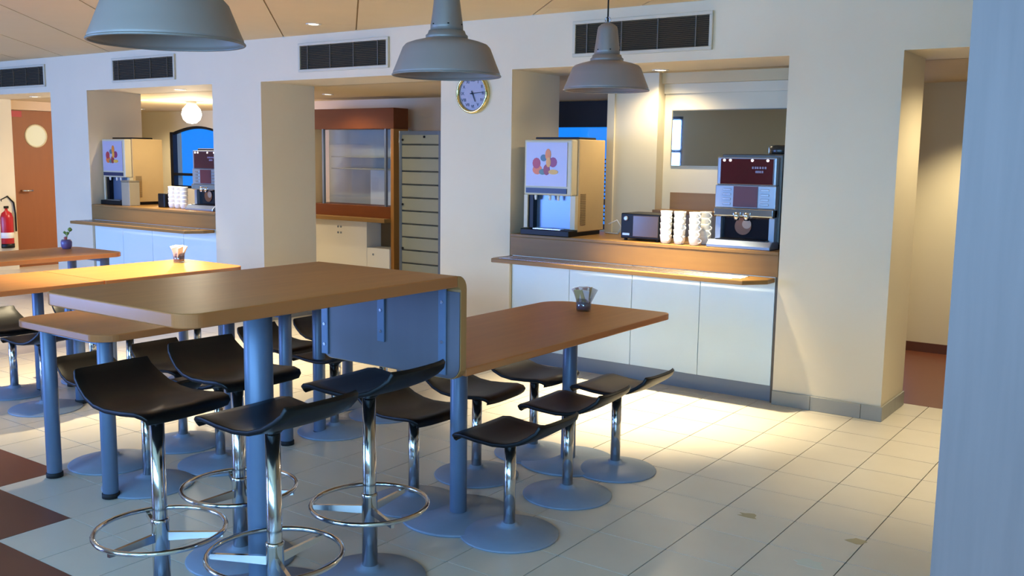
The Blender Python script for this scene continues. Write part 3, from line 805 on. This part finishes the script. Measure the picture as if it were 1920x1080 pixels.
# mirror, ledge and splashback in the niche
mr = empty('wall_mirror', 'rectangular wall mirror behind the coffee machine reflecting a blue window', 'mirror', (0, 0, 0))
MB().box(-1.333, -.12, 2.048, 2.0595, 1.452, 1.845).build('glass', M_MIRROR, mr)
MB().box(-1.34, -.11, 2.046, 2.059, 1.845, 1.851).box(-1.34, -1.333, 2.046, 2.059, 1.452, 1.845).build('edge_trim', mat('mirror_trim', '#6f6a58', .4), mr)
lg = empty('back_ledge', 'narrow wooden ledge with upstand below the mirror', 'shelf', (0, 0, 0))
MB().box(-1.4, -.05, 1.9, 2.059, 1.105, 1.13).build('shelf_board', M_OAKX, lg)
MB().box(-1.33, -.05, 2.04, 2.059, 1.13, 1.255).build('upstand', M_OAKX, lg)
MB().box(-1.4, -1.38, 1.92, 2.05, ZC, 1.105).build('support', M_OAKV, lg)
MB().box(-.12, -.1, 1.92, 2.05, ZC, 1.105).build('support', M_OAKV, lg)

# ================================================================== WOODEN CABINET + GLASS RACK (second opening)
cb = empty('display_cabinet', 'wooden display cabinet with glass front and white lower doors', 'cabinet', (0, 0, 0))
cy = 3.2
def CX(px, y=cy):   # left-to-right positions were measured along the cabinet front
    return px
x0, x1 = -6.45, -5.118
P_ = .045; xi = x1-P_
M_POST = mat('oak_post', '#a9702f', .4, var=.12, scale=(20, 20, 2))
MB().box(x0, x1, cy, cy+.23, 1.772, 1.99).build('fascia', M_CHERRY, cb, bevel=.004)
MB().box(x0, x0+.06, cy+.02, cy+.23, 0, 1.772).build('side_panel', M_OAKV, cb)
MB().box(xi, x1, cy, cy+.23, 0, 1.772).build('side_panel', M_POST, cb, bevel=.004)
MB().box(x0+.06, xi, cy+.3, cy+.34, .8, 1.772).build('back_panel', mat('grey_cabinet_back', '#b5b0a0', .5), cb)
MB().box(x0+.06, xi, cy+.0, cy+.3, .825, .95).build('lower_rail', M_CHERRY, cb, bevel=.003)
MB().box(x0+.06, xi, cy-.1, cy+.3, .782, .825).build('ledge', M_OAKX, cb, bevel=.004)
for z in (1.335, 1.465): MB().box(x0+.3, xi-.02, cy+.1, cy+.3, z, z+.014).build('glass_shelf', mat('shelf_edge', '#8f8c80', .3), cb)
MB().box(x0+.08, xi-.02, cy+.03, cy+.036, .95, 1.772).build('glass_front', M_GLASS, cb)
for x in (-6.18, -5.24): MB().box(x-.012, x+.012, cy+.0, cy+.03, .95, 1.772).build('glass_edge_strip', M_ALU, cb)
MB().box(-5.72, -5.3, cy+.28, cy+.298, .95, 1.33).build('white_board', M_WHITEP, cb)
MB().box(x0+.06, -5.495, cy-.02, cy+.22, .02, .782).build('door', M_WHITEP, cb, bevel=.003)
dd = cb.children[-1]
for x, z in ((-5.93, .705), (-5.885, .705), (-5.93, .64), (-5.885, .64)): MB().lathe([(.012, cy-.024), (.012, cy-.018)], (x, 0, z), 12, 'y').build('knob', M_PLINTH, dd)
MB().box(-5.492, xi, cy-.02, cy+.22, .02, .5).build('door', M_WHITEP, cb, bevel=.003)
MB().lathe([(.012, cy-.024), (.012, cy-.018)], (-5.4, 0, .43), 12, 'y').build('knob', M_PLINTH, cb.children[-1])
MB().box(-5.49, xi, cy+.2, cy+.22, .5, .782).build('niche_back', mat('niche_brown', '#6b5334', .6), cb)

rk = empty('glass_rack', 'tall narrow grey framed cabinet with pale shelves beside the wooden cabinet', 'rack', (-4.585, 3.0, 0))
RW, RH = .278, 1.742
f = MB()
f.box(-RW, -RW+.035, 0, .35, 0, RH).box(RW-.035, RW, 0, .35, 0, RH).box(-RW+.035, RW-.035, 0, .35, RH-.04, RH).box(-RW+.035, RW-.035, 0, .35, 0, .06)
f.build('frame', M_ALU, rk, bevel=.003)
MB().box(-RW+.035, RW-.035, .31, .34, .06, RH-.04).build('back_panel', M_FROST, rk)
for k in range(12):
    z = .13+k*.134
    MB().box(-RW+.035, RW-.035, .008, .31, z, z+.006).build('shelf', mat('rack_shelf_edge', '#5d5d52', .4), rk)
    MB().box(-RW+.036, RW-.036, .004, .01, z+.01, z+.128).build('shelf_front', M_FROST, rk)
for z in (.55, 1.0, RH-.09): MB().lathe([(.012, -.006), (.012, .002)], (-RW+.05, 0, z), 10, 'y').build('hinge', M_DARK, rk)
MB().lathe([(.012, -.006), (.012, .002)], (.06, 0, RH-.06), 10, 'y').build('lock', M_DARK, rk)

# ================================================================== SUGAR JARS
def jar(loc, label, n, cols, grp, tint=None):
    t = empty('glass_tumbler', label, 'jar', loc)
    MB().lathe([(.0, 0), (.034, 0), (.037, .004), (.04, .065), (.037, .065), (.034, .008), (0, .008)], n=24).build('glass', tint or M_GLASSJ, t)
    MB().lathe([(0, .009), (.033, .009), (.035, .045), (0, .045)], n=20).build('contents', mat('jar_contents', '#857f8a', .6), t)
    for k in range(n):
        a = 2*PI*k/n+.3; r_ = .028 if k % 3 else .012
        b = MB().prism(rrect(-.024, .024, -.0035, .0035, .002, 1), 0, .08)
        o = b.build('sugar_sachet', cols[k % len(cols)], bevel=.001, seg=1)
        tilt = .55 if k % 3 else .15
        o.location = (loc[0]+r_*.6*math.cos(a), loc[1]+r_*.6*math.sin(a), loc[2]+.04)
        o.rotation_euler = Vector((math.cos(a)*tilt, math.sin(a)*tilt, 1)).to_track_quat('Z', 'Y').to_euler()
        o.rotation_euler.rotate_axis('Z', random.uniform(-.6, .6))
        tag(o, grp[0], 'sachet', grp[1])
M_SW = mat('white_paper_sachet', '#e8e3dc', .6); M_SY = mat('cream_paper_sachet', '#cdbd86', .6); M_SP = mat('pinkish_paper_sachet', '#c9a9a6', .6)
jar((-.6, -.36, .74), 'small glass of sugar sachets on the low pedestal table', 10, [M_SW, M_SW, M_SY, M_SW, M_SP],
    ('paper sugar sachet standing in the small glass on the pedestal table', 'sugar sachets on the pedestal table'))
jar((-3.87, -.36, .74), 'small glass of white sachets on the brightly lit table', 9, [M_SW],
    ('white paper sachet in the small glass on the brightly lit table', 'sachets on the brightly lit table'))
pv = empty('posy_vase', 'small purple vase with a green sprig on the farthest table', 'vase', (-5.3, -.35, .74))
MB().lathe([(0, 0), (.03, 0), (.04, .02), (.042, .05), (.035, .07), (.03, .068), (0, .03)], n=20).build('vase', mat('purple_glaze', '#6b5f8f', .3), pv)
MB().tube([(0, 0, .05), (.015, 0, .1), (.04, .01, .14)], .003, 6).tube([(0, 0, .05), (-.01, .01, .1), (-.02, .0, .12)], .003, 6).build('stem', M_GREEN, pv)
for x, y, z, r_ in ((.04, .01, .15, .018), (.02, 0, .12, .014), (-.02, 0, .125, .012)):
    MB().lathe([(0, -r_), (r_*.8, -r_*.5), (r_, 0), (r_*.7, r_*.6), (0, r_)], (x, y, z), 8).build('leaf', M_GREEN, pv)
MB().lathe([(0, -.014), (.013, -.005), (.014, .005), (0, .014)], (.025, -.02, .085), 8).build('blossom', mat('pink_petal', '#b8605c', .5), pv)
